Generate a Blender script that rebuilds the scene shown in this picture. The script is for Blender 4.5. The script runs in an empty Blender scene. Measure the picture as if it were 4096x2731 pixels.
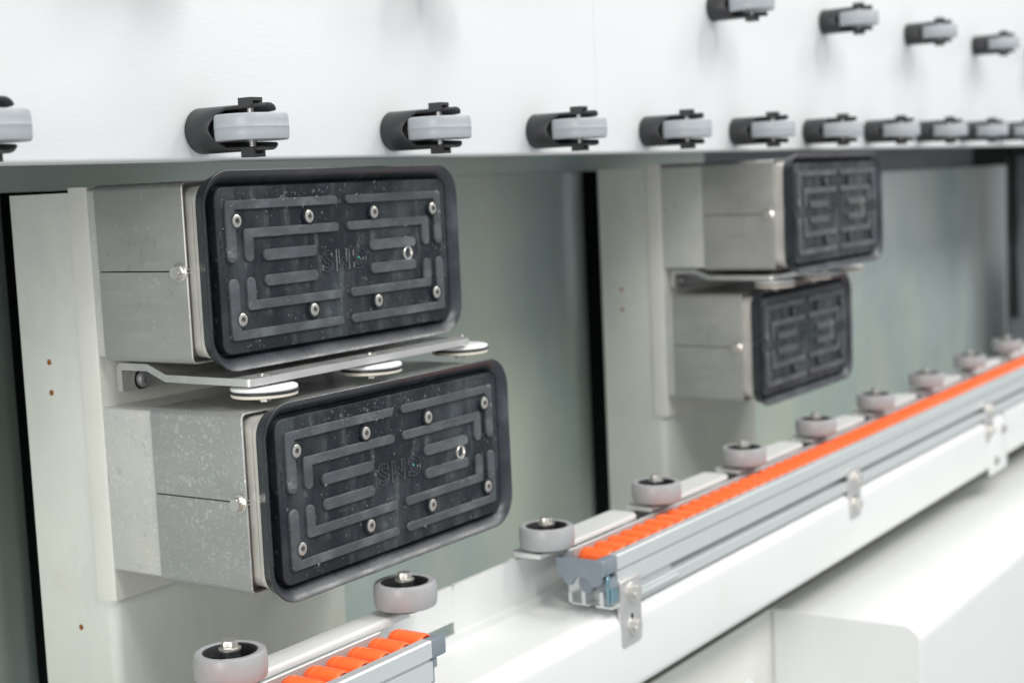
import bpy, bmesh, math, random
from mathutils import Vector, Matrix
random.seed(7)
PI = math.pi
scene = bpy.context.scene
COL = scene.collection
ZO = 1.0                                  # height of the lens above the plant floor datum

# ------------------------------------------------------------------ camera
cam = bpy.data.cameras.new("camera"); cam_o = bpy.data.objects.new("camera", cam); COL.objects.link(cam_o)
F, CX, CY = 6000.0, 2048.0, 1365.5
vx = Vector((6110 - CX, 546 - CY, F)).normalized()
dn = Vector((4565 - CX, 60500 - CY, F)); dn = (dn - vx * dn.dot(vx)).normalized()
zc = -dn; yc = zc.cross(vx)
right = Vector((vx.x, yc.x, zc.x)); down = Vector((vx.y, yc.y, zc.y)); fwd = Vector((vx.z, yc.z, zc.z))
R = Matrix((right, -down, -fwd)).transposed()
cam_o.matrix_world = Matrix.Translation((0, -0.8965, ZO)) @ R.to_4x4()
cam.sensor_width = 36.0; cam.lens = 36.0 * F / 4096.0
cam.clip_start = 0.02; cam.clip_end = 60
cam.dof.use_dof = True; cam.dof.focus_distance = 1.20; cam.dof.aperture_fstop = 5.8
scene.camera = cam_o

# ------------------------------------------------------------------ world and lamps
w = bpy.data.worlds.new("World"); scene.world = w; w.use_nodes = True
bg = w.node_tree.nodes["Background"]
bg.inputs[0].default_value = (0.93, 0.97, 1.0, 1); bg.inputs[1].default_value = 0.62

def area(name, loc, tgt, sx, sy, power, col):
    l = bpy.data.lights.new(name, 'AREA'); l.shape = 'RECTANGLE'; l.size = sx; l.size_y = sy
    l.energy = power; l.color = col
    o = bpy.data.objects.new(name, l); COL.objects.link(o); o.location = loc
    d = Vector(tgt) - Vector(loc); o.rotation_euler = d.to_track_quat('-Z', 'Y').to_euler()
    return o
area("hall_or_fill_lamp", (0.1, -2.3, ZO + 2.15), (1.2, 0, ZO - 0.2), 0.5, 0.9, 30, (1.0, 0.97, 0.92))
area("hall_or_fill_lamp", (2.4, -2.2, ZO + 2.15), (2.3, 0, ZO - 0.2), 0.5, 0.9, 32, (1.0, 0.97, 0.92))
area("hall_or_fill_lamp", (4.8, -2.3, ZO + 2.15), (3.6, 0, ZO - 0.2), 0.5, 0.9, 32, (1.0, 0.97, 0.92))
area("hall_or_fill_lamp", (1.0, -1.7, ZO + 2.6), (1.3, -0.25, ZO - 0.4), 1.4, 2.2, 40, (1.0, 0.98, 0.95))
area("hall_or_fill_lamp", (3.6, -1.7, ZO + 2.6), (3.0, -0.25, ZO - 0.4), 1.4, 2.2, 40, (1.0, 0.98, 0.95))
area("hall_or_fill_lamp", (-2.7, -0.85, ZO + 0.40), (1.0, 0.10, ZO - 0.12), 1.2, 1.6, 76, (1.0, 0.975, 0.93))  # unseen fill lamp, added low at the left to brighten left-facing sides
scene.view_settings.view_transform = 'Standard'; scene.view_settings.look = 'None'
scene.view_settings.exposure = 0.0; scene.view_settings.gamma = 1.0

# ------------------------------------------------------------------ materials
def nd(nt, t, **kw):
    n = nt.nodes.new(t)
    for k, v in kw.items(): setattr(n, k, v)
    return n
def mat(name, col, rough=0.5, metal=0.0, spec=0.5, var=0.06, vscale=12.0, bump=0.0, bscale=400.0, bdetail=3.0,
        coat=0.0, stain=None, drops=None, rvar=0.0, stretch=None, trans=0.0, ior=1.45, sss=0.0):
    m = bpy.data.materials.new(name); m.use_nodes = True; nt = m.node_tree; L = nt.links
    p = nt.nodes["Principled BSDF"]
    p.inputs["Roughness"].default_value = rough; p.inputs["Metallic"].default_value = metal
    p.inputs["Specular IOR Level"].default_value = spec; p.inputs["IOR"].default_value = ior
    p.inputs["Coat Weight"].default_value = coat; p.inputs["Transmission Weight"].default_value = trans
    if sss: 
        p.inputs["Subsurface Weight"].default_value = sss; p.inputs["Subsurface Scale"].default_value = 0.004
        p.inputs["Subsurface Radius"].default_value = (1.0, 0.5, 0.3)
    tc = nd(nt, "ShaderNodeTexCoord"); mp = nd(nt, "ShaderNodeMapping"); L.new(tc.outputs["Object"], mp.inputs[0])
    if stretch: mp.inputs["Scale"].default_value = stretch
    V = mp.outputs[0]
    n1 = nd(nt, "ShaderNodeTexNoise"); n1.inputs["Scale"].default_value = vscale; n1.inputs["Detail"].default_value = 5
    n1.inputs["Roughness"].default_value = 0.6; L.new(V, n1.inputs["Vector"])
    rng = nd(nt, "ShaderNodeMapRange"); L.new(n1.outputs[0], rng.inputs[0])
    rng.inputs[1].default_value = 0.3; rng.inputs[2].default_value = 0.7
    rng.inputs[3].default_value = 1 - var; rng.inputs[4].default_value = 1 + var
    mul = nd(nt, "ShaderNodeVectorMath", operation='SCALE'); mul.inputs[0].default_value = col; L.new(rng.outputs[0], mul.inputs["Scale"])
    out = mul.outputs[0]; hsum = None; rough_out = None
    if rvar:
        rr = nd(nt, "ShaderNodeMapRange"); L.new(n1.outputs[0], rr.inputs[0]); rr.inputs[1].default_value = 0.3; rr.inputs[2].default_value = 0.7
        rr.inputs[3].default_value = max(0.03, rough - rvar); rr.inputs[4].default_value = min(1, rough + rvar); L.new(rr.outputs[0], p.inputs["Roughness"])
    def mixin(fac, c):
        nonlocal out
        mx = nd(nt, "ShaderNodeMix", data_type='RGBA'); L.new(fac, mx.inputs[0]); L.new(out, mx.inputs[6]); mx.inputs[7].default_value = (*c, 1); out = mx.outputs[2]
    if stain:                                # (colour, scale, lo, hi, strength, stretch) cloudy wear or limescale
        for (sc, ss, lo, hi, st, sv) in stain:
            mp2 = nd(nt, "ShaderNodeMapping"); L.new(tc.outputs["Object"], mp2.inputs[0]); mp2.inputs["Scale"].default_value = sv
            n2 = nd(nt, "ShaderNodeTexNoise"); n2.inputs["Scale"].default_value = ss; n2.inputs["Detail"].default_value = 6; n2.inputs["Roughness"].default_value = 0.65
            L.new(mp2.outputs[0], n2.inputs["Vector"])
            r2 = nd(nt, "ShaderNodeMapRange"); r2.interpolation_type = 'SMOOTHSTEP'; L.new(n2.outputs[0], r2.inputs[0]); r2.inputs[1].default_value = lo; r2.inputs[2].default_value = hi; r2.inputs[4].default_value = st
            mixin(r2.outputs[0], sc)
    if drops:                                # (colour, scale, size, density, strength, bumpheight) dried or wet drops
        for (dc, ds, size, dens, st, bh) in drops:
            nw = nd(nt, "ShaderNodeTexNoise"); nw.inputs["Scale"].default_value = ds * 0.7; L.new(tc.outputs["Object"], nw.inputs["Vector"])
            ad = nd(nt, "ShaderNodeVectorMath", operation='SCALE'); L.new(nw.outputs["Color"], ad.inputs[0]); ad.inputs["Scale"].default_value = 0.9 / ds
            a2 = nd(nt, "ShaderNodeVectorMath", operation='ADD'); L.new(tc.outputs["Object"], a2.inputs[0]); L.new(ad.outputs[0], a2.inputs[1])
            vo = nd(nt, "ShaderNodeTexVoronoi"); vo.inputs["Scale"].default_value = ds; L.new(a2.outputs[0], vo.inputs["Vector"])
            sp = nd(nt, "ShaderNodeSeparateColor"); L.new(vo.outputs["Color"], sp.inputs[0])
            th = nd(nt, "ShaderNodeMath", operation='LESS_THAN'); L.new(sp.outputs[0], th.inputs[0]); th.inputs[1].default_value = dens
            sz = nd(nt, "ShaderNodeMath", operation='MULTIPLY'); L.new(sp.outputs[1], sz.inputs[0]); sz.inputs[1].default_value = size
            dm = nd(nt, "ShaderNodeMapRange"); dm.interpolation_type = 'SMOOTHSTEP'; L.new(vo.outputs["Distance"], dm.inputs[0])
            L.new(sz.outputs[0], dm.inputs[2]); sz2 = nd(nt, "ShaderNodeMath", operation='MULTIPLY'); L.new(sz.outputs[0], sz2.inputs[0]); sz2.inputs[1].default_value = 0.65
            L.new(sz2.outputs[0], dm.inputs[1]); dm.inputs[3].default_value = 1; dm.inputs[4].default_value = 0
            mm = nd(nt, "ShaderNodeMath", operation='MULTIPLY'); L.new(dm.outputs[0], mm.inputs[0]); L.new(th.outputs[0], mm.inputs[1])
            m2 = nd(nt, "ShaderNodeMath", operation='MULTIPLY'); L.new(mm.outputs[0], m2.inputs[0])
            n3 = nd(nt, "ShaderNodeTexNoise"); n3.inputs["Scale"].default_value = 9; L.new(tc.outputs["Object"], n3.inputs["Vector"])
            r3 = nd(nt, "ShaderNodeMapRange"); L.new(n3.outputs[0], r3.inputs[0]); r3.inputs[1].default_value = 0.35; r3.inputs[2].default_value = 0.6; r3.inputs[4].default_value = st
            L.new(r3.outputs[0], m2.inputs[1])
            mixin(m2.outputs[0], dc)
            if bh:
                hb = nd(nt, "ShaderNodeMath", operation='MULTIPLY'); L.new(mm.outputs[0], hb.inputs[0]); hb.inputs[1].default_value = bh
                if hsum is None: hsum = hb.outputs[0]
                else:
                    aa = nd(nt, "ShaderNodeMath", operation='ADD'); L.new(hsum, aa.inputs[0]); L.new(hb.outputs[0], aa.inputs[1]); hsum = aa.outputs[0]
    L.new(out, p.inputs["Base Color"])
    if bump:
        nb = nd(nt, "ShaderNodeTexNoise"); nb.inputs["Scale"].default_value = bscale; nb.inputs["Detail"].default_value = bdetail; L.new(V, nb.inputs["Vector"])
        hb = nd(nt, "ShaderNodeMath", operation='MULTIPLY'); L.new(nb.outputs[0], hb.inputs[0]); hb.inputs[1].default_value = bump
        if hsum is None: hsum = hb.outputs[0]
        else:
            aa = nd(nt, "ShaderNodeMath", operation='ADD'); L.new(hsum, aa.inputs[0]); L.new(hb.outputs[0], aa.inputs[1]); hsum = aa.outputs[0]
    if hsum is not None:
        b = nd(nt, "ShaderNodeBump"); b.inputs["Strength"].default_value = 1.0; b.inputs["Distance"].default_value = 1.0
        L.new(hsum, b.inputs["Height"]); L.new(b.outputs[0], p.inputs["Normal"])
    return m

S1 = (1, 1, 1)
M = {}
M['panel_white'] = mat('panel_white', (0.665, 0.69, 0.70), 0.38, bump=0.00018, bscale=190, bdetail=2, var=0.015, vscale=3, stretch=(0.8, 1, 1.5),
                       stain=[((0.59, 0.625, 0.64), 2.2, 0.55, 0.8, 0.35, (1, 1, 2))])
M['beam_white'] = mat('beam_white', (0.72, 0.735, 0.725), 0.33, bump=0.00006, bscale=140, var=0.02, vscale=4, coat=0.15,
                      stain=[((0.64, 0.645, 0.60), 6, 0.58, 0.8, 0.35, S1)])
M['post_cream'] = mat('post_cream', (0.72, 0.74, 0.69), 0.45, bump=0.00025, bscale=110, var=0.05, vscale=5,
                      stain=[((0.58, 0.61, 0.585), 9, 0.46, 0.72, 0.6, (1, 1, 0.4)), ((0.45, 0.44, 0.39), 24, 0.62, 0.78, 0.5, S1), ((0.66, 0.62, 0.50), 13, 0.54, 0.72, 0.45, S1)])
M['plate_cream'] = mat('plate_cream', (0.72, 0.72, 0.67), 0.42, bump=0.0004, bscale=120, var=0.05, vscale=9,
                       stain=[((0.50, 0.50, 0.46), 30, 0.66, 0.78, 0.5, S1)])
M['cover_metal'] = mat('cover_metal', (0.43, 0.43, 0.418), 0.36, metal=0.55, var=0.05, vscale=14, bump=0.00003, bscale=300, rvar=0.08,
                       drops=[((0.57, 0.575, 0.555), 210, 0.62, 0.45, 0.6, 0.00005), ((0.34, 0.345, 0.335), 120, 0.5, 0.25, 0.5, 0.0)],
                       stain=[((0.55, 0.555, 0.535), 11, 0.48, 0.72, 0.5, (1, 0.5, 1)), ((0.53, 0.535, 0.515), 60, 0.5, 0.7, 0.4, (1, 0.25, 2.5))])
M['cover_wet'] = mat('cover_wet', (0.40, 0.412, 0.408), 0.35, metal=0.5, var=0.06, vscale=16, bump=0.00003, bscale=300, rvar=0.1,
                     drops=[((0.60, 0.615, 0.605), 180, 0.64, 0.75, 0.50, 0.00014), ((0.57, 0.585, 0.575), 300, 0.62, 0.75, 0.55, 0.00009)],
                     stain=[((0.51, 0.525, 0.515), 12, 0.42, 0.72, 0.5, (1, 0.6, 1)), ((0.49, 0.50, 0.49), 70, 0.5, 0.7, 0.4, (1, 0.25, 2.5))])
M['sleeve'] = mat('sleeve', (0.56, 0.575, 0.55), 0.42, metal=0.1, var=0.07, vscale=22, bump=0.0001, bscale=200,
                  drops=[((0.72, 0.725, 0.70), 190, 0.66, 0.7, 0.6, 0.00018), ((0.30, 0.29, 0.26), 120, 0.5, 0.14, 0.5, 0.0)],
                  stain=[((0.66, 0.62, 0.52), 18, 0.52, 0.7, 0.4, S1)])
M['plate_alu'] = mat('plate_alu', (0.66, 0.645, 0.605), 0.40, metal=0.55, var=0.08, vscale=30, bump=0.00005, bscale=260, rvar=0.1,
                     stain=[((0.80, 0.74, 0.65), 22, 0.5, 0.72, 0.5, S1), ((0.36, 0.36, 0.35), 45, 0.66, 0.78, 0.5, S1)])
M['rubber'] = mat('rubber', (0.010, 0.0135, 0.0175), 0.42, spec=0.26, var=0.25, vscale=30, rvar=0.12, bump=0.00005, bscale=420,
                  drops=[((0.12, 0.135, 0.145), 210, 0.55, 0.20, 0.6, 0.0003)],
                  stain=[((0.060, 0.069, 0.077), 18, 0.42, 0.70, 0.75, (1, 1, 0.45)), ((0.14, 0.157, 0.168), 75, 0.54, 0.74, 0.50, (1, 1, 0.4)), ((0.20, 0.22, 0.23), 230, 0.62, 0.74, 0.35, S1)])
M['rubber_rib'] = mat('rubber_rib', (0.062, 0.069, 0.077), 0.44, spec=0.35, var=0.22, vscale=38, rvar=0.1, bump=0.00005, bscale=420,
                      stain=[((0.145, 0.16, 0.17), 32, 0.46, 0.70, 0.7, (0.5, 1, 1)), ((0.24, 0.26, 0.27), 95, 0.60, 0.74, 0.55, (0.4, 1, 1))])
M['rubber_lip'] = mat('rubber_lip', (0.026, 0.031, 0.038), 0.30, spec=0.6, var=0.25, vscale=24, rvar=0.1, bump=0.00012, bscale=120,
                      stain=[((0.080, 0.091, 0.102), 18, 0.44, 0.72, 0.65, S1), ((0.17, 0.18, 0.185), 70, 0.66, 0.78, 0.4, (0.6, 1, 1))])
M['water'] = mat('water', (0.75, 0.80, 0.84), 0.06, trans=0.92, ior=1.33, var=0.0)
M['steel'] = mat('steel', (0.72, 0.70, 0.66), 0.27, metal=0.85, var=0.03, vscale=60)
M['steel_dull'] = mat('steel_dull', (0.40, 0.40, 0.40), 0.42, metal=0.7, var=0.12, vscale=120, rvar=0.08)
M['steel_screw'] = mat('steel_screw', (0.50, 0.485, 0.455), 0.34, metal=0.8, var=0.05, vscale=300)
M['socket_dark'] = mat('socket_dark', (0.20, 0.19, 0.18), 0.5, metal=0.6)  # steel darkened in colour to stand for shade inside the screw sockets
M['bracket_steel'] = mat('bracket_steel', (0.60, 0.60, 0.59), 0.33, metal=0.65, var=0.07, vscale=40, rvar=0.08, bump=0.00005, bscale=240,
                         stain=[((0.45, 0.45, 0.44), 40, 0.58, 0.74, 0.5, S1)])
M['clamp_steel'] = mat('clamp_steel', (0.56, 0.56, 0.555), 0.32, metal=0.6, var=0.06, vscale=40, rvar=0.06)
M['disc_white'] = mat('disc_white', (0.86, 0.87, 0.87), 0.40, var=0.02)
M['disc_cream'] = mat('disc_cream', (0.76, 0.72, 0.62), 0.45, var=0.05, vscale=60)
M['black_plastic'] = mat('black_plastic', (0.030, 0.031, 0.034), 0.42, spec=0.5, var=0.12, vscale=60, rvar=0.08, bump=0.00004, bscale=500,
                         stain=[((0.09, 0.10, 0.105), 55, 0.62, 0.78, 0.5, S1)])
M['tyre_grey'] = mat('tyre_grey', (0.34, 0.365, 0.39), 0.36, var=0.04, vscale=50, rvar=0.06, bump=0.00004, bscale=180, sss=0.08,
                     stain=[((0.50, 0.53, 0.55), 60, 0.62, 0.74, 0.6, S1), ((0.31, 0.335, 0.36), 30, 0.55, 0.75, 0.35, S1)])
M['guide_tyre'] = mat('guide_tyre', (0.34, 0.345, 0.355), 0.38, var=0.05, vscale=50, rvar=0.06, bump=0.00004, bscale=180,
                      stain=[((0.40, 0.40, 0.41), 60, 0.62, 0.74, 0.5, S1), ((0.22, 0.22, 0.225), 24, 0.5, 0.72, 0.4, S1)])
M['orange'] = mat('orange', (1.0, 0.165, 0.042), 0.25, var=0.04, vscale=40, sss=0.12, bump=0.00003, bscale=200, coat=0.2)
M['rail_alu'] = mat('rail_alu', (0.58, 0.615, 0.62), 0.34, metal=0.35, var=0.03, vscale=30, stretch=(0.1, 1, 1), bump=0.00003, bscale=500)
M['cap_grey'] = mat('cap_grey', (0.19, 0.225, 0.26), 0.42, var=0.06, vscale=40, bump=0.00006, bscale=260)
M['zinc_blue'] = mat('zinc_blue', (0.22, 0.36, 0.42), 0.30, metal=0.8)
M['wall_paint'] = mat('wall_paint', (0.66, 0.735, 0.70), 0.30, metal=0.3, var=0.10, vscale=1.2, stretch=(1.2, 1, 0.8), bump=0.0016, bscale=4, bdetail=1,
                      stain=[((0.46, 0.57, 0.60), 1.5, 0.40, 0.66, 0.8, (1.2, 1, 0.9)), ((0.68, 0.73, 0.60), 2.0, 0.44, 0.70, 0.7, (1.5, 1, 0.6))])
M['shade_grey'] = mat('shade_grey', (0.16, 0.18, 0.20), 0.45, var=0.1, vscale=8)  # far column's shadowed look put into the colour, also used on the lintel
M['dark_inside'] = mat('dark_inside', (0.035, 0.042, 0.038), 0.8, spec=0.0)  # dark colour stands for the shade deep inside gaps and holes
M['rust'] = mat('rust', (0.30, 0.12, 0.035), 0.8, var=0.3, vscale=400)
M['rust_dark'] = mat('rust_dark', (0.05, 0.025, 0.012), 0.9)
M['teal'] = mat('teal', (0.05, 0.55, 0.45), 0.3)
M['cable_black'] = mat('cable_black', (0.008, 0.008, 0.009), 0.5)

# ------------------------------------------------------------------ mesh helpers
class MB:
    def __init__(s): s.bm = bmesh.new()
    def _loop(s, pts): return [s.bm.verts.new(p) for p in pts]
    def loft(s, loops, cap0=True, cap1=True, closed=True):
        vs = [s._loop(l) for l in loops]; n = len(vs[0])
        for a, b in zip(vs, vs[1:]):
            for i in range(n if closed else n - 1):
                j = (i + 1) % n
                s.bm.faces.new((a[i], a[j], b[j], b[i]))
        if cap0: s.bm.faces.new(list(reversed(vs[0])))
        if cap1: s.bm.faces.new(vs[-1])
        return s
    def box(s, x0, x1, y0, y1, z0, z1, bev=0.0, seg=2):
        t = bmesh.new(); bmesh.ops.create_cube(t, size=1.0)
        for v in t.verts:
            v.co = Vector((x0 + (v.co.x + .5) * (x1 - x0), y0 + (v.co.y + .5) * (y1 - y0), z0 + (v.co.z + .5) * (z1 - z0)))
        if bev: bmesh.ops.bevel(t, geom=t.edges[:], offset=bev, segments=seg, profile=0.5, affect='EDGES')
        s._merge(t); return s
    def _merge(s, t):
        me = bpy.data.meshes.new('tmp'); t.to_mesh(me); t.free(); s.bm.from_mesh(me); bpy.data.meshes.remove(me)
    def prism(s, pts, a0, a1, axis='x'):
        f = {'x': lambda a, p: (a, p[0], p[1]), 'y': lambda a, p: (p[0], a, p[1]), 'z': lambda a, p: (p[0], p[1], a)}[axis]
        return s.loft([[f(a0, p) for p in pts], [f(a1, p) for p in pts]])
    def lathe(s, prof, axis='z', c=(0, 0, 0), n=32, hexes=(), ang0=0.0, closed=False):
        loops = []
        for k, (r, h) in enumerate(prof):
            lp = []
            for i in range(n):
                a = 2 * PI * i / n + ang0
                rr = r
                if k in hexes:
                    aa = (a % (PI / 3)) - PI / 6; rr = r * math.cos(PI / 6) / math.cos(aa)
                u, v = rr * math.cos(a), rr * math.sin(a)
                if axis == 'z': p = (c[0] + u, c[1] + v, c[2] + h)
                elif axis == 'y': p = (c[0] + u, c[1] + h, c[2] + v)
                else: p = (c[0] + h, c[1] + u, c[2] + v)
                lp.append(p)
            loops.append(lp)
        if closed: loops.append(loops[0])
        return s.loft(loops, cap0=not closed, cap1=not closed)
    def bolt(s, c, axis, r, h, sgn=1, washer=True):
        wsh = 0.0018 if washer else 0.0
        if washer: s.lathe([(r * 1.35, 0), (r * 1.35, sgn * wsh * .8), (r * 1.25, sgn * wsh)], axis, c, 24)
        s.lathe([(r, sgn * wsh), (r, sgn * (wsh + h * .82)), (r * .86, sgn * (wsh + h)), (r * .7, sgn * (wsh + h * .985)), (r * .4, sgn * (wsh + h * .985))], axis, c, 24, hexes=(0, 1))
        return s

ANGLE = math.radians(32)
def part(name, mb, material, parent=None, origin=None, smooth=True, label=None, kind=None, angle=None, mat2=None, test2=None):
    bm = mb.bm
    bmesh.ops.remove_doubles(bm, verts=bm.verts, dist=1e-6)
    bmesh.ops.recalc_face_normals(bm, faces=bm.faces)
    if origin is not None:
        o_ = Vector(origin)
        for v in bm.verts: v.co -= o_
    me = bpy.data.meshes.new(name); bm.to_mesh(me); bm.free()
    if smooth:
        me.shade_smooth(); me.set_sharp_from_angle(angle=angle or ANGLE)
    me.materials.append(material)
    if mat2:
        me.materials.append(mat2)
        for pg in me.polygons:
            if test2(pg.center): pg.material_index = 1
    o = bpy.data.objects.new(name, me); COL.objects.link(o)
    if parent is not None: o.parent = parent
    if label: o['label'] = label
    if kind: o['kind'] = kind
    return o
def thing(name, label, cat, loc=(0, 0, 0), group=None):
    o = bpy.data.objects.new(name, None); COL.objects.link(o)
    o.empty_display_size = 0.02
    o.location = (loc[0], loc[1], loc[2] + ZO); o['label'] = label; o['category'] = cat
    if group: o['group'] = group
    return o
def copy_tree(o, parent=None):
    c = o.copy(); COL.objects.link(c)
    if parent is not None: c.parent = parent
    for ch in list(o.children): copy_tree(ch, c)
    return c
def place(src, loc, label, group=None):
    c = copy_tree(src); c.location = (loc[0], loc[1], loc[2] + ZO); c['label'] = label
    if group: c['group'] = group
    return c
def struct(name, mb, material, origin=(0, 0, 0), smooth=True):
    o = part(name, mb, material, None, None, smooth); o.location = (0, 0, ZO); o['kind'] = 'structure'; return o

def rrect(hx, hz, r, n=7, cx=0, cz=0):
    pts = []
    for (sx, sz, a0) in ((1, 1, 0), (-1, 1, PI / 2), (-1, -1, PI), (1, -1, 1.5 * PI)):
        for i in range(n + 1):
            a = a0 + (PI / 2) * i / n
            pts.append((cx + sx * (hx - r) + r * math.cos(a), cz + sz * (hz - r) + r * math.sin(a)))
    return pts
def at_y(pts, y): return [(p[0], y, p[1]) for p in pts]
def rounded_poly(pts, rad, n=5):
    """round the corners of a closed 2-D polygon; rad = one radius or one per corner"""
    out = []; N = len(pts)
    for i in range(N):
        r = rad[i] if isinstance(rad, (list, tuple)) else rad
        p = Vector(pts[i]); a = Vector(pts[i - 1]) - p; b = Vector(pts[(i + 1) % N]) - p
        if r <= 0: out.append(tuple(p)); continue
        la, lb = a.length, b.length; a.normalize(); b.normalize()
        ang = a.angle(b); t = min(r / math.tan(ang / 2), la * .48, lb * .48); rr = t * math.tan(ang / 2)
        ctr = p + (a + b).normalized() * (rr / math.sin(ang / 2))
        s0 = p + a * t - ctr; s1 = p + b * t - ctr
        a0 = math.atan2(s0.y, s0.x); a1 = math.atan2(s1.y, s1.x); d = (a1 - a0 + PI) % (2 * PI) - PI
        for k in range(n + 1):
            q = a0 + d * k / n; out.append((ctr.x + rr * math.cos(q), ctr.y + rr * math.sin(q)))
    return out
def sheet_poly(pts, rad, t, n=6):
    """outline of a folded sheet of thickness t that follows an open 2-D path"""
    path = []; N = len(pts)
    for i in range(N):
        p = Vector(pts[i])
        if i in (0, N - 1) or rad <= 0: path.append(p); continue
        a = (Vector(pts[i - 1]) - p); b = (Vector(pts[i + 1]) - p); la, lb = a.length, b.length; a.normalize(); b.normalize()
        ang = a.angle(b)
        if ang > PI - 0.01: path.append(p); continue
        tt = min(rad / math.tan(ang / 2), la * .48, lb * .48); rr = tt * math.tan(ang / 2)
        ctr = p + (a + b).normalized() * (rr / math.sin(ang / 2)); s0 = p + a * tt - ctr; s1 = p + b * tt - ctr
        a0 = math.atan2(s0.y, s0.x); a1 = math.atan2(s1.y, s1.x); d = (a1 - a0 + PI) % (2 * PI) - PI
        for k in range(n + 1):
            q = a0 + d * k / n; path.append(ctr + Vector((math.cos(q), math.sin(q))) * rr)
    off = []
    for i, p in enumerate(path):
        d0 = (path[i] - path[i - 1]).normalized() if i > 0 else None
        d1 = (path[i + 1] - path[i]).normalized() if i < len(path) - 1 else None
        d = ((d0 or d1) + (d1 or d0)).normalized(); nrm = Vector((-d.y, d.x))
        c = nrm.dot(Vector((-(d0 or d1).y, (d0 or d1).x))); off.append(p + nrm * (t / max(c, .3)))
    return [tuple(p) for p in path] + [tuple(p) for p in reversed(off)]

# ------------------------------------------------------------------ setting: rear wall, dark interior
def wall_bay(x0, x1, ztop, run=0.20, dep=0.064):
    f = [(x0, 0.33)] + [(x1 - run + run * k / 8, 0.33 + dep * (k / 8) ** 2) for k in range(9)]  # edge bends back, a curve added so the wall darkens towards the gap
    f += [(x1 + .004, 0.33 + dep + .006), (x1 + .004, 0.42)]
    pts = f + [(x1 + .001, 0.42), (x1 + .001, 0.33 + dep + .008)] + [(x1 - run + run * k / 8, 0.334 + dep * (k / 8) ** 2) for k in range(8, -1, -1)] + [(x0, 0.334)]
    return MB().prism(pts, -1.0, ztop, 'z')
struct('rear_wall', wall_bay(-1.2, 0.984, 0.012), M['wall_paint'])
struct('rear_wall', wall_bay(1.06, 2.128, 0.012), M['wall_paint'])
struct('rear_wall', wall_bay(2.16, 4.50, -0.014), M['wall_paint'])
struct('rear_wall', MB().box(-1.2, 2.45, 0.331, 0.336, 0.0125, 0.5), M['wall_paint'])
struct('rear_lintel', MB().box(2.4505, 4.05, 0.335, 0.340, -0.0135, 0.5), M['shade_grey'])  # wall strip in a darker colour, standing for the dim band under the panel
b = MB(); b.box(-1.3, 8, 0.60, 0.61, -1, 1.3); b.box(-1.3, 8, 0.0, 0.60, 1.30, 1.31); b.box(-1.31, -1.3, 0.0, 0.60, -1, 1.3)
struct('cabinet_back', b, M['dark_inside'])  # back, top and side added to keep outside light out of the gaps

# ------------------------------------------------------------------ upper white panel
pan = thing('upper_panel', 'large white textured sheet metal panel across the top carrying the rows of grey wheels', 'panel', (1.0, 0, 0.0285))
prof = sheet_poly([(0.0, 1.3), (0.0, 0.0285), (0.016, 0.0285)], 0.0045, 0.002)
for (x0, x1) in ((-1.2, 1.5180), (1.5185, 2.7550), (2.7555, 8.0)):
    part('panel_sheet', MB().prism(prof, x0, x1, 'x'), M['panel_white'], pan, (1.0, 0, 0.0285))

# ------------------------------------------------------------------ caster wheels on the panel
def sstep(a, b, x):
    t = max(0, min(1, (x - a) / (b - a))); return t * t * (3 - 2 * t)
def make_caster(label, loc, group):
    t = thing('caster_wheel', label, 'wheel', loc, group)
    n = 72; Ro, Ri = 0.0186, 0.0160
    ln = []
    for i in range(n):
        a = 2 * PI * i / n; s = abs(math.sin(a)); lo, hi = (.90, .98) if math.cos(a) < 0 else (.62, .76)
        ln.append(0.0262 + 0.0125 * s ** 1.5 + 0.0390 * sstep(lo, hi, s))
    def ring(r, f): return [(r * math.cos(2 * PI * i / n), f(i), r * math.sin(2 * PI * i / n)) for i in range(n)]
    m = MB()
    m.loft([ring(Ro - .0012, lambda i: 0.0), ring(Ro, lambda i: -0.0015), ring(Ro, lambda i: -ln[i] * .5), ring(Ro, lambda i: -ln[i] + .0012), ring(Ro - .0007, lambda i: -ln[i]),
            ring(Ri + .0006, lambda i: -ln[i]), ring(Ri, lambda i: -ln[i] + .001), ring(Ri, lambda i: -.019)])
    part('fork', m, M['black_plastic'], t, angle=math.radians(50))
    for sg in (1, -1):
        u = [(-.0066, .0158), (-.0066, .0234), (.0066, .0234), (.0066, .0158), (.0044, .0158), (.0044, .0208), (-.0044, .0208), (-.0044, .0158)]
        u = [(x, z * sg) for x, z in u]
        part('clip', MB().prism(u, -0.0500, -0.0640, 'y'), M['black_plastic'], t)
    part('axle', MB().lathe([(.0028, -.0158), (.0028, -.0115), (.0036, -.0115), (.0036, .0115), (.0028, .0115), (.0028, .0158)], 'z', (0, -.0570, 0), 16), M['steel_dull'], t)
    h = .0104
    pr = [(.0050, .0094), (.0215, .0096), (.0225, h), (.0276, h), (.0287, h - .0006), (.0292, h - .0018), (.0295, .0045), (.0296, .0004), (.0298, 0.0)]
    pr = pr + [(r, -z) for r, z in reversed(pr[:-1])]
    part('wheel', MB().lathe(pr, 'z', (0, -.0570, 0), 56), M['tyre_grey'], t)
    return t
G1 = "grey wheels in black forks along the lower edge of the white panel"
ordn = ['leftmost, cut by the left photo edge', 'over the left end of the near upper suction pad', 'over the right end of the near upper suction pad',
        'third whole one from the left, beside the panel seam', 'fourth whole one from the left', 'fifth whole one from the left',
        'sixth whole one from the left', 'seventh whole one from the left', 'third from the right end', 'second from the right end', 'last at the right edge of the photo']
c0 = None
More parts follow.
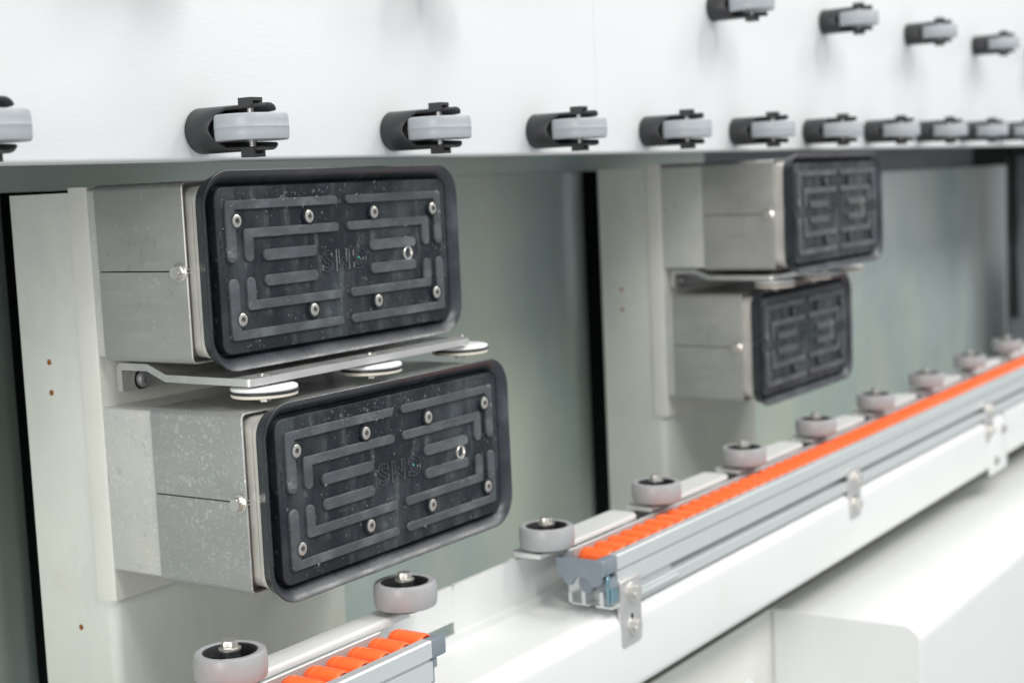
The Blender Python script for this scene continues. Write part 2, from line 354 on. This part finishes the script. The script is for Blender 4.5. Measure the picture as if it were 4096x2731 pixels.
for k in range(11):
    loc = (0.6333 + 0.25 * k, 0, 0.0522 + 0.00055 * k)
    lab = 'caster on the lower panel row, ' + ordn[k]
    if c0 is None: c0 = make_caster(lab, loc, G1)
    else: place(c0, loc, lab, G1)
G2 = "grey wheels in black forks of the upper row on the white panel"
up = [(0.825, 0.2170, 'above the frame at left, only its faint shadow shows'), (1.190, 0.2170, 'above the frame at centre, only its soft shadow shows'),
      (1.8265, 0.2175, 'cut by the top edge of the photo'), (2.206, 0.2215, 'second in view, whole'), (2.584, 0.2235, 'third in view, small and blurred'),
      (2.966, 0.2230, 'fourth in view, smallest and most blurred'), (3.35, 0.2235, 'cut by the right edge of the photo')]
for (x, z, l) in up: place(c0, (x, 0, z), 'caster on the upper panel row, ' + l, G2)

# ------------------------------------------------------------------ columns
def make_column(x0, dz, label, rust, m1='post_cream', m2='plate_cream'):
    t = thing('steel_column', label, 'column', (x0, .20, -1.0))
    o = (x0, .20, -1.0)
    pts = rounded_poly([(x0 + .002, .150), (x0 + .323, .150), (x0 + .323, .251), (x0 + .002, .251)], [.010, .010, .003, .003])
    part('column_body', MB().prism(pts, -1.0, .0085 + dz, 'z'), M[m1], t, o)
    pp = [(x0 - .0002, .1482), (x0 + .0016, .1440), (x0 + .3330, .1440), (x0 + .3355, .150), (x0 + .3355, .166), (x0 + .334, .168), (x0 + .0015, .168), (x0 - .0002, .166)]
    part('mounting_plate', MB().prism(pp, -.3565 + dz, .0128 + dz, 'z'), M[m2], t, o)
    for (y, z) in rust:
        h = MB().lathe([(.0026, .0), (.0026, -.0006), (.0018, -.0009), (.0014, -.0003)], 'x', (x0 + .002, y, z), 16)
        part('screw_hole', h, M['rust'], t, o, label='small rusty screw hole')
    return t
make_column(.882, 0.0, 'pale steel column behind the near pair of suction pads, with three rust spots', [(.2113, -.1428), (.2113, -.1707), (.1953, -.3872)])
make_column(1.932, .004, 'blurred pale steel column behind the far pair of suction pads', [(.215, -.165), (.215, -.195)])
make_column(4.07, 0.0, 'column edge at the far right, its shade painted dark grey, beside the black cable', [], 'shade_grey', 'shade_grey')

# ------------------------------------------------------------------ suction cups
CXP = 1.0525
HX, HZ = 0.1705, 0.0765
def half_outline(hx, hz, r, seam, upper, d=0.0):
    pts = rrect(hx - d, hz - d, max(r - d, .0005), 6)
    if upper:
        q = [p for p in pts if p[1] > 0]; return q + [(-(hx - d), seam + .0006 + d), (hx - d, seam + .0006 + d)]
    q = [p for p in pts if p[1] < 0]; return q + [(hx - d, seam - .0006 - d), (-(hx - d), seam - .0006 - d)]
def bar(mb, poly, r, y0=0.0005, h=0.0026):
    P = rounded_poly(poly, r, 5); c = Vector((sum(p[0] for p in P) / len(P), sum(p[1] for p in P) / len(P)))
    mb.loft([at_y(P, y0), at_y(P, -h + .0007), at_y(inset(P, .0006), -h)])
def inset(P, d):
    n = len(P); out = []
    for i in range(n):
        a, b, c = Vector(P[i - 1]), Vector(P[i]), Vector(P[(i + 1) % n])
        t = (c - a)
        if t.length < 1e-9: out.append(tuple(b)); continue
        t.normalize(); out.append((b.x - t.y * d, b.y + t.x * d))
    return out
def area2(P): return sum(P[i - 1][0] * P[i][1] - P[i][0] * P[i - 1][1] for i in range(len(P)))
def ccw(P): return P if area2(P) > 0 else list(reversed(P))
def letter_mesh(ch, x0, x1, z0, z1, y):
    cu = bpy.data.curves.new('letter', 'FONT'); cu.body = ch; cu.fill_mode = 'NONE'; cu.bevel_depth = 0.028; cu.bevel_resolution = 1; cu.resolution_u = 4; cu.offset = 0.02
    ob = bpy.data.objects.new('tmp', cu); COL.objects.link(ob)
    dg = bpy.context.evaluated_depsgraph_get(); me = bpy.data.meshes.new_from_object(ob.evaluated_get(dg))
    bpy.data.objects.remove(ob); bpy.data.curves.remove(cu)
    xs = [v.co.x for v in me.vertices]; ys = [v.co.y for v in me.vertices]; zs = max(abs(v.co.z) for v in me.vertices)
    for v in me.vertices:                       # turned upside down, facing the lens side
        fx = (v.co.x - min(xs)) / (max(xs) - min(xs)); fz = (v.co.y - min(ys)) / (max(ys) - min(ys))
        v.co = Vector((0, 0, 0)) + Vector((x1 - fx * (x1 - x0), y - v.co.z / zs * .0008, z1 - fz * (z1 - z0)))
    mb = MB(); mb.bm.from_mesh(me); bpy.data.meshes.remove(me); return mb

def make_cup(label, loc, depth, wet, near=True):
    """loc = centre of the rubber face; depth = distance from the face back to the mounting plate"""
    t = thing('suction_cup', label, 'suction cup', loc, 'suction cups on the columns')
    cm = M['cover_wet'] if wet else M['cover_metal']
    for upper in (True, False):
        A = lambda d: ccw(half_outline(HX, HZ, .006, .0018, upper, d))
        part('cover', MB().loft([at_y(A(.001), .1342), at_y(A(0), .1332), at_y(A(0), .0262), at_y(A(.0006), .0254), at_y(A(.0014), .0254), at_y(A(.0022), .036)]), cm, t)
    if depth > .1345:
        q = rrect(HX - .0016, HZ - .003, .003, 4)
        part('inner_sleeve', MB().loft([at_y(q, depth), at_y(q, .1340)]), M['sleeve'], t)
    m = MB()
    m.loft([at_y(rrect(HX - .0045, HZ - .0045, .012), .0355), at_y(rrect(HX - .0045, HZ - .0045, .012), .0190), at_y(rrect(HX - .0054, HZ - .0054, .012), .0186),
            at_y(rrect(HX - .0054, HZ - .0054, .012), .0176), at_y(rrect(HX - .0036, HZ - .0036, .012), .0172), at_y(rrect(HX - .0036, HZ - .0036, .012), .0122), at_y(rrect(HX - .0044, HZ - .0044, .0115), .0114)])
    part('base_plate', m, M['plate_alu'], t)
    part('side_bolt', MB().bolt((-HX, .0330, .0010), 'x', .0062, .0052, -1), M['steel'], t)
    # rubber lip: a flared ring of rounded rectangles
    dx = .0917
    prof = [(.0730, .0118, .012), (.0786, .0106, .023), (.0812, .0072, .027), (.0830, .0036, .0292), (.0841, .0010, .0302), (.0840, -.0001, .0301), (.0833, -.0005, .0295), (.0818, .0003, .0280), (.0796, .0018, .0262),
            (.0774, .0038, .0242), (.0754, .0060, .0220), (.0736, .0082, .0195), (.0721, .0097, .0175), (.0709, .0106, .0160), (.0704, .0118, .015)]
    part('rubber_lip', MB().loft([at_y(rrect(h + dx, h, r, 9), y - (.0034 if y < .009 else 0)) for h, y, r in prof], cap0=False, cap1=False), M['rubber_lip'], t)
    # rubber face with ribs
    hx, hz = .1588, .0698
    m = MB().loft([at_y(rrect(hx + .003, hz + .003, .012), .0116), at_y(rrect(hx + .003, hz + .003, .012), .0110), at_y(rrect(hx, hz, .010), .0106), at_y(rrect(hx, hz, .010), .0006), at_y(rrect(hx - .0006, hz - .0006, .0095), 0.0)])
    SCR = [(sx * x, sz * .0415) for sx in (-1, 1) for x in (.1365, .0455) for sz in (1, -1)]
    for (x, z) in SCR:
        m.lathe([(.0078, .0005), (.0078, -.0022), (.0074, -.0027), (.0064, -.0027), (.0062, -.0010)], 'y', (x, 0, z), 24)
    face = part('rubber_face', m, M['rubber'], t)
    for sx in (-1, 1):
        for sz in (1, -1):
            def P(pts): return ccw([(sx * a, sz * b_) for a, b_ in pts])
            for poly, rad in (([(.1492, .0587), (.0062, .0587), (.0062, .0508), (.1382, .0508), (.1382, .0066), (.1492, .0066)], [.003, .0038, .0038, .0006, .0052, .0052]),
                              ([(.1285, .0346), (.0062, .0346), (.0062, .0264), (.1182, .0264), (.1182, .0066), (.1285, .0066)], [.003, .0039, .0039, .0006, .0050, .0050]),
                              ([(.1060, .0158), (.0376, .0158), (.0376, .0060), (.1060, .0060)], [.0046] * 4)):
                rr = list(rad); pp = [(sx * a, sz * b_) for a, b_ in poly]
                if area2(pp) < 0: pp.reverse(); rr.reverse()
                mb = MB(); bar(mb, pp, rr); part('rib', mb, M['rubber_rib'], face)
    for (x, z) in SCR:
        a0 = random.random()
        s = MB().lathe([(.0060, .0), (.0060, -.0012), (.0056, -.0024), (.0046, -.0030), (.0028, -.0031), (.0025, -.0014), (.0012, -.0008)], 'y', (x, 0, z), 24, hexes=(4, 5), ang0=random.random())
        part('screw', s, M['steel_screw'] if near else M['rubber_rib'], face, mat2=M['socket_dark'], test2=lambda c, x=x, z=z: c.y > -.0014 and math.hypot(c.x - x, c.z - z) < .0026)
    part('vacuum_port', MB().lathe([(.0068, .0004), (.0068, -.0016), (.0062, -.0022), (.0054, -.0022), (.0044, .0006), (.0040, .009)], 'y', (.0945, 0, .0), 24), M['steel' if near else 'socket_dark'], face, mat2=M['dark_inside'], test2=lambda c: c.y > .002)
    for ch, x0, x1 in (('S', -.0307, -.0150), ('M', -.0105, .0085), ('C', .0134, .0325)):
        part('letter', letter_mesh(ch, x0, x1, -.0100, .0100, -.0002), M['rubber_lip'], face)  # lighter rubber than the face, standing for highlights on the letter outlines
    part('green_speck', MB().lathe([(.0008, .0003), (.0008, -.0005), (.0004, -.0008)], 'y', (.0215, 0, .0008), 10), M['teal'], face)
    # water drops clinging to the rubber
    rnd = random.Random(int(abs(loc[2]) * 1000)); m = MB()
    def drop(x, y, z, r, e, ny=-1):
        m.lathe([(r, .0), (r * .82, ny * r * .26), (r * .45, ny * r * .40), (r * .1, ny * r * .44)], 'y', (x, y, z), 7)
    for _ in range(240):
        top = rnd.random() < .45
        x = max(-.15, min(.15, rnd.gauss(-.03, .075))); z = rnd.uniform(-.066, .066) if not top else rnd.uniform(.058, .0695) - abs(rnd.gauss(0, .006))
        onrib = False
        for hxx, zz0, zz1, x0_ in ((.1492, .0508, .0587, .0062), (.1285, .0264, .0346, .0062), (.1060, .0060, .0158, .0376)):
            if zz0 < abs(z) < zz1 and x0_ < abs(x) < hxx: onrib = True
        r = rnd.choice((.0006, .0007, .0008, .0010, .0014)) * rnd.uniform(.8, 1.4)
        drop(x, (-.0026 if onrib else 0.0) + .00008, z, r, 1)
    part('water_drops', m, M['water'], face, kind='stuff')
    return t
FY = .1440
zu, zl = -.0630, -.2548
make_cup('large dark suction pad at upper left, ribbed rubber face on a dry grey metal box', (CXP, 0.0, zu), FY, False)
make_cup('large dark suction pad at lower left, pushed forward, its grey box covered in water spots', (CXP, -.0514, zl), FY + .0514, True)
make_cup('blurred suction pad on the far column, upper one, pushed forward under the panel', (2.1025, -.058, zu + .002), FY + .058, False, False)
make_cup('blurred suction pad on the far column, lower one, set further back', (2.1025, -.004, zl + .006), FY + .004, False, False)

# ------------------------------------------------------------------ stop brackets between the pads
def make_bracket(label, dx=0.0, dz=0.0):
    o = (.90 + dx, .1415, -.1500 + dz)
    t = thing('stop_bracket', label, 'bracket', o, 'stop brackets between the suction pads')
    prof = sheet_poly([(.1410, -.1690), (.1410, -.1432), (.1010, -.1432), (.0785, -.1520), (-.0220, -.1525)], .006, .0064)
    x0, x1 = .900 + dx, 1.216 + dx
    prof = [(p[0], p[1] + dz) for p in prof]
    m = MB().prism(prof, x0, x1, 'x')
    bmv = [e for e in m.bm.edges if all(abs(v.co.y + .0220) < .0012 for v in e.verts) and abs(e.verts[0].co.z - e.verts[1].co.z) > .003]
    bmesh.ops.bevel(m.bm, geom=bmv, offset=.006, segments=4, profile=.5, affect='EDGES')
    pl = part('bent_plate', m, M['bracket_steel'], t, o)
    part('bolt', MB().lathe([(.0095, 0), (.0095, -.0016), (.0074, -.0016), (.0074, -.0050), (.0058, -.0066), (.0034, -.0068), (.0031, -.0040)], 'y', (.9235 + dx, .1362, -.1605 + dz), 24, hexes=(5, 6)), M['steel_dull'], t, o)
    part('bolt', MB().lathe([(.0095, 0), (.0095, -.0016), (.0074, -.0016), (.0074, -.0050), (.0058, -.0066), (.0034, -.0068), (.0031, -.0040)], 'y', (1.18 + dx, .1362, -.1605 + dz), 24, hexes=(5, 6)), M['steel_dull'], t, o)
    for (x, y) in ((.927, -.0110), (1.0755, -.0068), (1.2270, .0010)):
        x += dx; zt = -.1612 + dz
        top = part('stop_disc', MB().lathe([(.0283, -.0030), (.0287, -.0018), (.0283, -.0006), (.0272, 0), (.006, .0002)], 'z', (x, y, zt), 48), M['disc_white'], t, o)
        part('gasket', MB().lathe([(.0284, -.0058), (.0293, -.0052), (.0293, -.0036), (.0284, -.0030)], 'z', (x, y, zt), 48), M['black_plastic'], top, o)
        part('lower_disc', MB().lathe([(.010, -.0086), (.0278, -.0086), (.0284, -.0078), (.0284, -.0058)], 'z', (x, y, zt), 48), M['disc_cream'], top, o)
        part('stud', MB().lathe([(.0052, -.0138), (.0052, -.0092), (.0035, -.0086)], 'z', (x, y, zt), 24, hexes=(0, 1)), M['steel_dull'], top, o)
        part('spacer', MB().lathe([(.0050, .0002), (.0050, .0028)], 'z', (x, y, zt), 20), M['steel_dull'], top, o)
        part('screw', MB().lathe([(.0050, .0), (.0050, .0004), (.0034, .0008), (.0026, .0008), (.0024, .0003)], 'z', (x, min(y, -.004), -.1525 + dz), 20), M['steel'], t, o)
    return t
make_bracket('bent steel bracket with three white stop discs between the near suction pads')
make_bracket('blurred bent bracket with white stop discs between the far suction pads', 1.05, .006)

# ------------------------------------------------------------------ white support beam
GW = [.8188, 1.0417, 1.2805, 1.5190, 1.7575, 1.9975, 2.2365, 2.4760, 2.7180, 2.957, 3.196]
ob = (1.3, -.08, -.535)
bt = thing('support_beam', 'long white folded steel beam that carries the guide wheels and roller tracks', 'beam', ob)
chan = sheet_poly([(-.034, -.436), (-.034, -.450), (-.125, -.450), (-.125, -.535), (-.108, -.535)], .015, -.004)
m = MB().prism(chan, -.3, 2.690, 'x')
def plate(m, x0, x1, z0, z1): m.box(x0, x1, -.034, -.030, z0, z1)
plate(m, -.3, 1.045, -.437, -.3850)
plate(m, 1.0451, 1.1469, -.4245, -.3885)
pts = rounded_poly([(1.147, -.437), (1.2585, -.437), (1.2585, -.3850), (1.250, -.3885), (1.147, -.3885)], [0, 0, .004, .006, .008])
m.prism(pts, -.034, -.030, 'y'); plate(m, 1.2586, 2.690, -.437, -.3900)
part('channel', m, M['beam_white'], bt, ob)
def flange(x0, x1, lip=.0075, fr=-.0608):
    pr = rounded_poly([(-.0335, -.3818), (-.0335, -.3868), (fr + .006, -.3868), (fr + .004, -.3818 - lip), (fr, -.3818 - lip), (fr, -.3818)], [.002, 0, .001, .0008, .0008, .0030], 4)
    return MB().prism(pr, x0, x1, 'x')
part('flange', flange(-.3, 1.045), M['beam_white'], bt, ob)
for a, bb in zip(GW[2:8], GW[3:9]):
    m = MB(); x0, x1 = a - .0180, bb - .0440
    P = rounded_poly([(x0, -.0235), (x0, -.0622), (x1 - .010, -.0622), (x1, -.054), (x1, -.0235)], [.008, .003, .003, .006, .006], 4)
    m.loft([[(p[0], p[1], -.3868) for p in P], [(p[0], p[1], -.3826) for p in P], [(p[0], p[1], -.3818) for p in inset(ccw(P), .0007)]] if area2(P) > 0 else
           [[(p[0], p[1], -.3868) for p in ccw(P)], [(p[0], p[1], -.3826) for p in ccw(P)], [(p[0], p[1], -.3818) for p in inset(ccw(P), .0007)]])
    part('flange', m, M['beam_white'], bt, ob)
part('floor_hole', MB().lathe([(.0044, -.0003), (.0044, .0002), (.0040, .0003), (.0034, -.0001)], 'z', (1.129, -.0455, -.4497), 20), M['dark_inside'], bt, ob)
# joint plates and the next beam
for (x0, x1) in ((2.600, 2.700),):
    jp = part('joint_plate', MB().box(x0, x1, -.131, -.1253, -.548, -.462, .003), M['beam_white'], bt, ob)
    for (x, z) in ((2.63, -.525), (2.675, -.475)):
        part('bolt', MB().bolt((x, -.131, z), 'y', .006, .004, -1), M['steel_dull'], jp, ob)
on = (3.6, -.08, -.535)
b2 = thing('support_beam', 'far end section of the white beam, blurred at the right edge behind the joint plate', 'beam', on)
m = MB().prism([(p[0] + .004, p[1] + .004) for p in chan], 2.705, 6.0, 'x'); m.box(2.705, 6.0, -.030, -.026, -.433, -.386)
part('channel', m, M['beam_white'], b2, on)
for a, bb in zip(GW[8:10], GW[9:11]):
    part('flange', flange(a - .0185, bb - .0455), M['beam_white'], b2, on)

# ------------------------------------------------------------------ guide wheels on the beam
def make_guide(label, loc):
    t = thing('guide_wheel', label, 'wheel', loc, 'grey guide wheels standing along the white beam')
    h = .0225; z0 = .0045
    T = lambda r, z: (r, z0 + z)
    pr = [(.0216, 0.0), (.0262, 0.0), (.0278, .0008), (.0285, .0026), (.0290, .0075), (.0292, .0112), (.0290, .0150), (.0285, .0199), (.0278, .0216), (.0264, .0225), (.0228, .0225), (.0219, .0221)]
    part('tyre', MB().lathe([T(r, z) for r, z in pr], 'z', (0, 0, 0), 56, closed=True), M['guide_tyre'], t)
    hp = [(.0218, .0004), (.0218, .0219), (.0205, .0219), (.0200, .0200), (.0196, .0085), (.0085, .0075), (.0080, .0085), (.0079, .0225), (.0074, .0232), (.003, .0232)]
    m = MB().lathe([T(r, z) for r, z in hp], 'z', (0, 0, 0), 48)
    for k in range(5):
        a = 2 * PI * k / 5 + .4; c, s = math.cos(a), math.sin(a); q = []
        for (r, wd) in ((.0075, -.0009), (.0200, -.0009), (.0200, .0009), (.0075, .0009)): q.append((r * c - wd * s, r * s + wd * c))
        m.prism(q, z0 + .006, z0 + .0150, 'z')
    part('hub', m, M['black_plastic'], t)
    part('spacer', MB().lathe([(.0135, 0), (.0135, .0046)], 'z', (0, 0, 0), 24), M['black_plastic'], t)
    part('bolt', MB().bolt((0, 0, z0 + .0232), 'z', .0066, .0058), M['steel_screw'], t)
    return t
glab = ['at the bottom left, cut by the photo edge', 'below the near lower suction pad, in its shadow', 'at the left end of the long orange roller track', 'second along the long orange roller track',
        'third along the long orange roller track', 'fourth along the long orange roller track', 'fifth along the long orange roller track', 'sixth along the long orange roller track', 'seventh along the long orange roller track',
        'at the right edge of the photo, farthest']
g0 = None
for k, x in enumerate(GW[:10]):
    loc = (x, -.060, -.3813 + (.0015 * max(0, k - 5)))
    lab = 'grey guide wheel on the beam, ' + glab[k]
    if g0 is None: g0 = make_guide(lab, loc)
    else: place(g0, loc, lab)

# ------------------------------------------------------------------ roller tracks
RAIL = [(-.0655, -.4440), (-.0655, -.3875), (-.0659, -.3870), (-.0690, -.3870), (-.0694, -.3875), (-.0694, -.4118), (-.1146, -.4118), (-.1146, -.3878), (-.1152, -.3870), (-.1240, -.3870), (-.1255, -.3885),
        (-.1255, -.4021), (-.1225, -.4027), (-.1225, -.4051), (-.1255, -.4058), (-.1255, -.4225), (-.1248, -.4232), (-.1141, -.4235), (-.1141, -.4316), (-.1265, -.4319), (-.1273, -.4326), (-.1273, -.4440)]
def make_roller():
    pr = [(.0030, -.0758), (.0075, -.0760), (.0102, -.0770), (.0114, -.0790), (.0122, -.0820), (.0124, -.0855), (.0112, -.0862), (.0112, -.0876), (.0124, -.0883), (.0124, -.1108), (.0118, -.1128),
          (.0112, -.1137), (.0106, -.1137), (.0100, -.1105), (.0052, -.1105), (.0048, -.1144), (.0028, -.1144)]
    m = MB().lathe(pr, 'y', (0, .085, 0), 24)
    for k in range(4):
        a = PI / 4 + PI / 2 * k; c, s = math.cos(a), math.sin(a)
        q = [(r * c - wd * s, r * s + wd * c) for r, wd in ((.0045, -.0008), (.0102, -.0008), (.0102, .0008), (.0045, .0008))]
        m.prism(q, .085 - .1100, .085 - .1134, 'y')
    return m
def make_track(label, x0, x1, xr0, n, o):
    t = thing('roller_track', label, 'roller track', o, 'aluminium tracks of orange rollers on the white beam')
    part('aluminium_profile', MB().prism(RAIL, x0, x1, 'x'), M['rail_alu'], t, o)
    return t
o1 = (.8, -.09, -.4440)
t1 = make_track('short aluminium track with large orange rollers at the bottom left', .2, .9923, 0, 0, o1)
rol = None
def add_rollers(t, o, xs):
    global rol
    for x in xs:
        if rol is None:
            rol = part('roller', make_roller(), M['orange'], t); r_ = rol
        else:
            r_ = rol.copy(); COL.objects.link(r_); r_.parent = t
        r_.location = (x - o[0], -.085 - o[1], -.3971 - o[2]); r_.rotation_euler = (0, random.uniform(0, 6.28), 0)
add_rollers(t1, o1, [.9996 - .0275 * k for k in range(16)])
# end cap of the short track (faces away): block with side returns, tongue and top strip
m = MB().box(0.9925, 1.0128, -0.1258, -0.1149, -0.4038, -0.3869, .0018)
m.box(1.0087, 1.0126, -0.1148, -0.0754, -0.4068, -0.3885, .0012)
m.box(0.9925, 1.0012, -0.124, -0.1161, -0.4128, -0.4039, .0012)
m.box(0.9925, 0.9953, -0.1245, -0.1061, -0.4247, -0.406)
part('end_cap', m, M['cap_grey'], t1, o1)
o2 = (1.9, -.09, -.4440)
t2 = make_track('long aluminium track with many small orange rollers running away to the right', 1.3103, 3.9, 0, 0, o2)
add_rollers(t2, o2, [1.3232 + .0275 * k for k in range(88)])
CAP = [(-0.0709, -0.3863), (-0.0730, -0.4059), (-0.0788, -0.4066), (-0.0818, -0.4118), (-0.0853, -0.4148), (-0.0888, -0.4146), (-0.0912, -0.4108), (-0.0947, -0.4063), (-0.1000, -0.4052), (-0.1061, -0.4050), (-0.1111, -0.4093), (-0.1150, -0.4139),
       (-0.1200, -0.4133), (-0.1245, -0.4096), (-0.1250, -0.4039), (-0.1277, -0.4019), (-0.1277, -0.3885), (-0.1260, -0.3863)]
m = MB().prism(rounded_poly(CAP, .0012, 2), 1.2784, 1.2825, 'x')
m.box(1.2826, 1.3101, -0.1264, -0.1153, -0.4031, -0.3866, .0012); m.box(1.2826, 1.3101, -0.0748, -0.0698, -0.4068, -0.3866, .0012)
lob = [(-.1023 + .0085 * math.cos(a), -.4133 + .0098 * math.sin(a)) for a in [2 * PI * k / 20 for k in range(20)]]
m.prism(lob, 1.2855, 1.3088, 'x')
m.prism(rounded_poly([(-.110, -.409), (-.124, -.409), (-.127, -.421), (-.113, -.424)], .002, 3), 1.293, 1.3100, 'x')
part('end_cap', m, M['cap_grey'], t2, o2)
m = MB(); m.box(1.291, 1.4091, -0.0813, -0.0772, -0.4366, -0.4267); m.box(1.291, 1.4091, -0.1022, -0.0813, -0.4386, -0.4368); m.box(1.291, 1.4091, -0.0977, -0.093, -0.4368, -0.4229)
m.box(1.291, 1.4388, -0.119, -0.1146, -0.4368, -0.4222); m.box(1.291, 1.4388, -0.1299, -0.1101, -0.4391, -0.4368)
part('track_foot', m, M['rail_alu'], t2, o2)
m = MB().lathe([(.0016, -.028), (.0020, -.010), (.0020, -.006), (.0026, -.004), (.0026, .0), (.0014, .0024)], 'z', (1.2905, -.1255, -.4060), 12)
m.box(1.2915, 1.3019, -0.1304, -0.126, -0.4317, -0.4189)
part('slot_nut', m, M['zinc_blue'], t2, o2)

# ------------------------------------------------------------------ clamp plates that fix the long track to the beam
def make_clamp(label, x):
    o = (x, -.130, -.486)
    t = thing('clamp_plate', label, 'bracket', o, 'steel clamp plates on the front of the beam')
    P = rounded_poly([(x, -.4148), (x + .0425, -.4148), (x + .0425, -.4860), (x, -.4860)], [.002, .002, .006, .006], 4)
    m = MB().loft([at_y(P, -.1256), at_y(P, -.1294), at_y(inset(P, -.0006) if area2(P) < 0 else inset(P, .0006), -.1300)])
    part('plate', m, M['clamp_steel'], t, o)
    part('slot', MB().prism(rounded_poly([(x + .0195, -.4525), (x + .0245, -.4525), (x + .0245, -.4625), (x + .0195, -.4625)], .0023, 4), -.1297, -.1302, 'y'), M['dark_inside'], t, o)
    part('bolt', MB().bolt((x + .024, -.130, -.4300), 'y', .0078, .0062, -1), M['steel'], t, o)
    part('bolt', MB().bolt((x + .024, -.130, -.4665), 'y', .0072, .0056, -1), M['steel'], t, o)
    return t
make_clamp('steel clamp plate with two hexagon bolts at the near end of the long roller track', 1.3080)
make_clamp('steel clamp plate halfway along the long roller track, blurred', 1.9430)
make_clamp('steel clamp plate far right on the beam by the joint, most blurred', 2.5780)

# ------------------------------------------------------------------ machine base and white housing
of = (2.0, .0, -1.0)
ft = thing('base_frame', 'cream painted machine base below the white beam', 'machine base', of)
m = MB().box(-.3, 6, -.058, -.0535, -1.0, -.590, .0018, 2); m.box(-.3, 6, -.053, .13, -1.0, -.70)
part('frame_body', m, M['plate_cream'], ft, of)
part('web_plate', MB().box(-.3, 6, -.016, -.010, -.6995, -.455), M['plate_cream'], ft, of)
part('bolt', MB().bolt((1.755, -.058, -.672), 'y', .007, .005, -1), M['beam_white'], ft, of)
oh = (2.7, -.17, -1.0)
ht = thing('machine_housing', 'white sheet metal housing with a rounded front edge at the bottom right', 'housing', oh)
P = rounded_poly([(-.0585, -.589), (-.265, -.589), (-.265, -1.0), (-.0585, -1.0)], [.004, .024, 0, 0], 10)
m = MB().loft([[(1.833, p[0], p[1]) for p in inset(ccw(P), .002)], [(1.835, p[0], p[1]) for p in ccw(P)], [(6.0, p[0], p[1]) for p in ccw(P)]])
part('housing_shell', m, M['beam_white'], ht, oh)

# black cable hanging at the far right
pts = [(4.078, .235, .03), (4.08, .236, -.08), (4.073, .235, -.16), (4.081, .236, -.24), (4.074, .235, -.42)]
m = MB(); loops = []
for (x, y, z) in pts: loops.append([(x + .013 * math.cos(2 * PI * k / 12), y + .013 * math.sin(2 * PI * k / 12), z) for k in range(12)])
m.loft(loops)
ct = thing('cable', 'thick black cable hanging by the shaded column at the far right edge', 'cable', (4.074, .235, -.42))
part('cable_sheath', m, M['cable_black'], ct, (4.074, .235, -.42))
